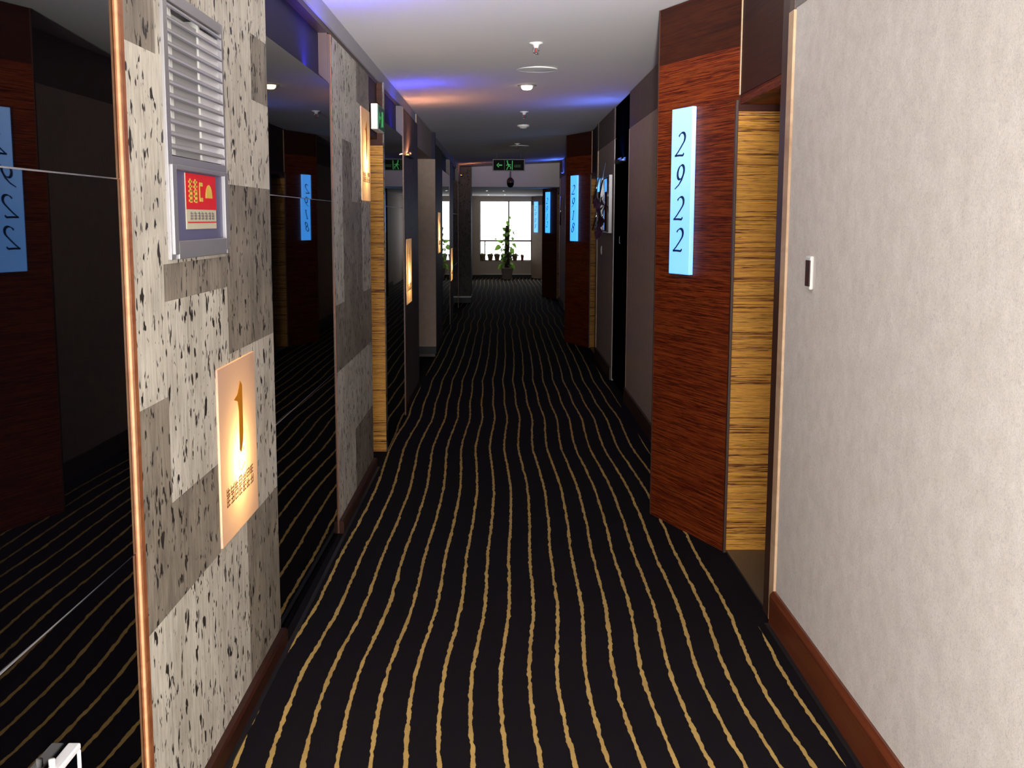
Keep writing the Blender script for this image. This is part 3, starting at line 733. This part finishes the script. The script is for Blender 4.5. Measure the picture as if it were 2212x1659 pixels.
cove('coloured_lamp', -.775, 9.75, 2.05, .5, 'added_amber', 'added amber lamp high on the dark stone panel, tinting the ceiling', 4, (1, .42, .22), HP, (.5, -.2, 1))
cove('coloured_lamp', 1.03, 20.9, 2.34, .5, 'blue_strip', 'far added blue lamp on the right, tinting the ceiling', 5, (.08, .18, 1), HP, (-1, -.2, .45))
cove('coloured_lamp', -.745, 20.9, 2.30, .5, 'added_amber', 'far added amber lamp by the second passage, for an orange glow', 1.2, (1, .36, .12), HP, (.9, .6, .3))

# ---------------------------------------------------------------- column and far end
colm = root('column', (-.765, 21.8, 0), 0, 'dark brown square column on the left before the bright window', 'column')
B(-.16, .16, 0, .8, .125, 2.5).obj('shaft', 'stone_brown', colm)
B(-.165, .165, -.006, .8, .098, .125).obj('white_skirting', 'white_plastic', colm)
B(-.16, .16, 0, .8, 0, .098).obj('plinth', 'black', colm)
struct('trim_10', B(-3.0, -.925, 22.0, 22.1, 0, 2.5), 'paper_dim')
ws = root('wall_switch', (-.828, 28.9, 1.40), HP, 'small dark and white switch on the left wall near the window', 'switch')
B(-.2, .2, -.02, 0, 0, .17).obj('plate', 'trim_dark', ws, .003); B(.2, .24, -.03, 0, .02, .15).obj('bright_edge', 'white_plastic', ws)
cr = root('glass_strip', (-.828, 25.5, .05), HP, 'narrow reflective glass strip on the far left wall', 'mirror')
B(-2.4, 2.4, -.008, 0, 0, 2.0).obj('glass_pane', 'mirror', cr)

# ---------------------------------------------------------------- plants
def leaf_mb(k, base, tip, w, up):
    base, tip, up = Vector(base), Vector(tip), Vector(up)
    ax = tip-base; side = ax.cross(up).normalized()*w; n = side.cross(ax).normalized()*w*.22
    prof = [(0, .0), (.02, .55), (.15, .95), (.35, 1), (.6, .75), (.82, .35), (1, 0)]
    v = []; f = []
    for t, q in prof:
        c = base+ax*t-n*(4*(t-.5)**2-1)*.8
        v += [c-side*q*.5+n*q, c, c+side*q*.5+n*q]
    for i in range(len(prof)-1):
        a = i*3; f += [(a, a+1, a+4, a+3), (a+1, a+2, a+5, a+4)]
    k.add(v, f, 0, True)
pt = root('potted_plant', (.09, 30.5, 0), 0, 'tall climbing plant on a moss pole in a grey pot before the window', 'plant')
MB().lathe([(0, 0), (.115, 0), (.125, .02), (.15, .27), (.158, .275), (.158, .305), (.142, .305), (.138, .28), (0, .27)], 36).obj('pot', 'pot', pt)
MB().lathe([(0, .279), (.138, .279)], 24).obj('soil', 'soil', pt)
pr = random.Random(8)
MB().tube([(.0+.006*math.sin(i*2.1), .006*math.cos(i*1.7), .27+i*.093) for i in range(13)], [.072, .070, .074, .066, .070, .063, .067, .062, .066, .060, .060, .054, .035], 14).obj('moss_pole', 'bark', pt)
MB().tube([(.03, .02, 1.3), (.035, .02, 1.5), (.05, .01, 1.66)], [.012, .01, .004]).tube([(-.03, -.05, .4), (-.062, -.01, .7), (-.02, .06, 1.0), (.05, .02, 1.25)], .008).obj('vine_stem', 'leaf', pt)
fol = MB(); stem = MB()
for i in range(46):
    z = .33+1.0*(i/46)+pr.uniform(-.04, .04); a = pr.uniform(0, 6.28)
    r_ = pr.uniform(.07, .13); b = Vector((math.cos(a)*r_, math.sin(a)*r_, z))
    ln = pr.uniform(.09, .16); t = b+Vector((math.cos(a)*ln*.6, math.sin(a)*ln*.6, -ln*.7))
    leaf_mb(fol, b, t, ln*.75, (math.cos(a), math.sin(a), .6)); stem.tube([(math.cos(a)*.04, math.sin(a)*.04, z-.03), b], .003, 5)
for b, t, w in (((-.17, -.02, .86), (-.33, -.02, .74), .13), ((-.13, 0, .95), (-.27, .02, 1.0), .07), ((-.27, 0, 1.04), (-.34, 0, 1.03), .045), ((.16, 0, .93), (.24, -.02, .80), .08),
                ((.10, -.04, .80), (.17, -.03, .64), .12), ((-.10, 0, .52), (-.17, 0, .46), .09), ((.25, .05, .62), (.33, .05, .60), .035), ((.02, 0, 1.5), (-.03, 0, 1.42), .07),
                ((.05, 0, 1.62), (.10, 0, 1.54), .06), ((.0, 0, 1.44), (.07, 0, 1.36), .08), ((-.12, 0, .38), (-.24, .0, .24), .12), ((.12, -.05, .36), (.2, -.05, .24), .11)):
    leaf_mb(fol, b, t, w, (0, -1, .3)); stem.tube([(b[0]*.25, b[1], b[2]-.04), b], .003, 5)
fol.obj('foliage', 'leaf', pt); stem.obj('leaf_stalk', 'leaf', pt)

def pot_plant(x, rt, rb, h, label, m='plastic_pot', nl=9, seed=0, sc_=1.0):
    y = Y1+.085; r = root('sill_pot', (x, y, .452), 0, label, 'plant', 'small potted plants along the window sill')
    MB().lathe([(0, 0), (rb, 0), (rt, h*.8), (rt*1.08, h*.8), (rt*1.08, h), (rt*.95, h), (rt*.9, h*.9), (0, h*.88)], 24).obj('pot', m, r)
    rr = random.Random(seed); k = MB()
    for i in range(nl):
        a = 6.28*i/nl+rr.uniform(-.3, .3); b = Vector((0, 0, h*.9)); ln = rr.uniform(.06, .10)*sc_
        t = b+Vector((math.cos(a)*ln, math.sin(a)*ln*.7, ln*rr.uniform(.0, .55))); leaf_mb(k, b, t, ln*.45, (0, 0, 1))
    k.obj('foliage', 'leaf', r)
xs = (-.56, -.356, -.176, .004, .15, .30, .43)
for i, x in enumerate(xs):
    if i == 6: continue
    pot_plant(x, .078, .052, .17, ['broad leafy pot at the left end of the window sill', 'second pot from the left on the window sill', 'third pot from the left on the window sill',
        'pot just left of the moss pole on the sill', 'pot behind the moss pole on the sill', 'pot just right of the moss pole on the sill'][i], nl=14, seed=i, sc_=1.15)
pot_plant(.50, .042, .034, .15, 'small red pot with a thin sprig, at the right of the window sill', 'terracotta', 6, 9, 1.3)
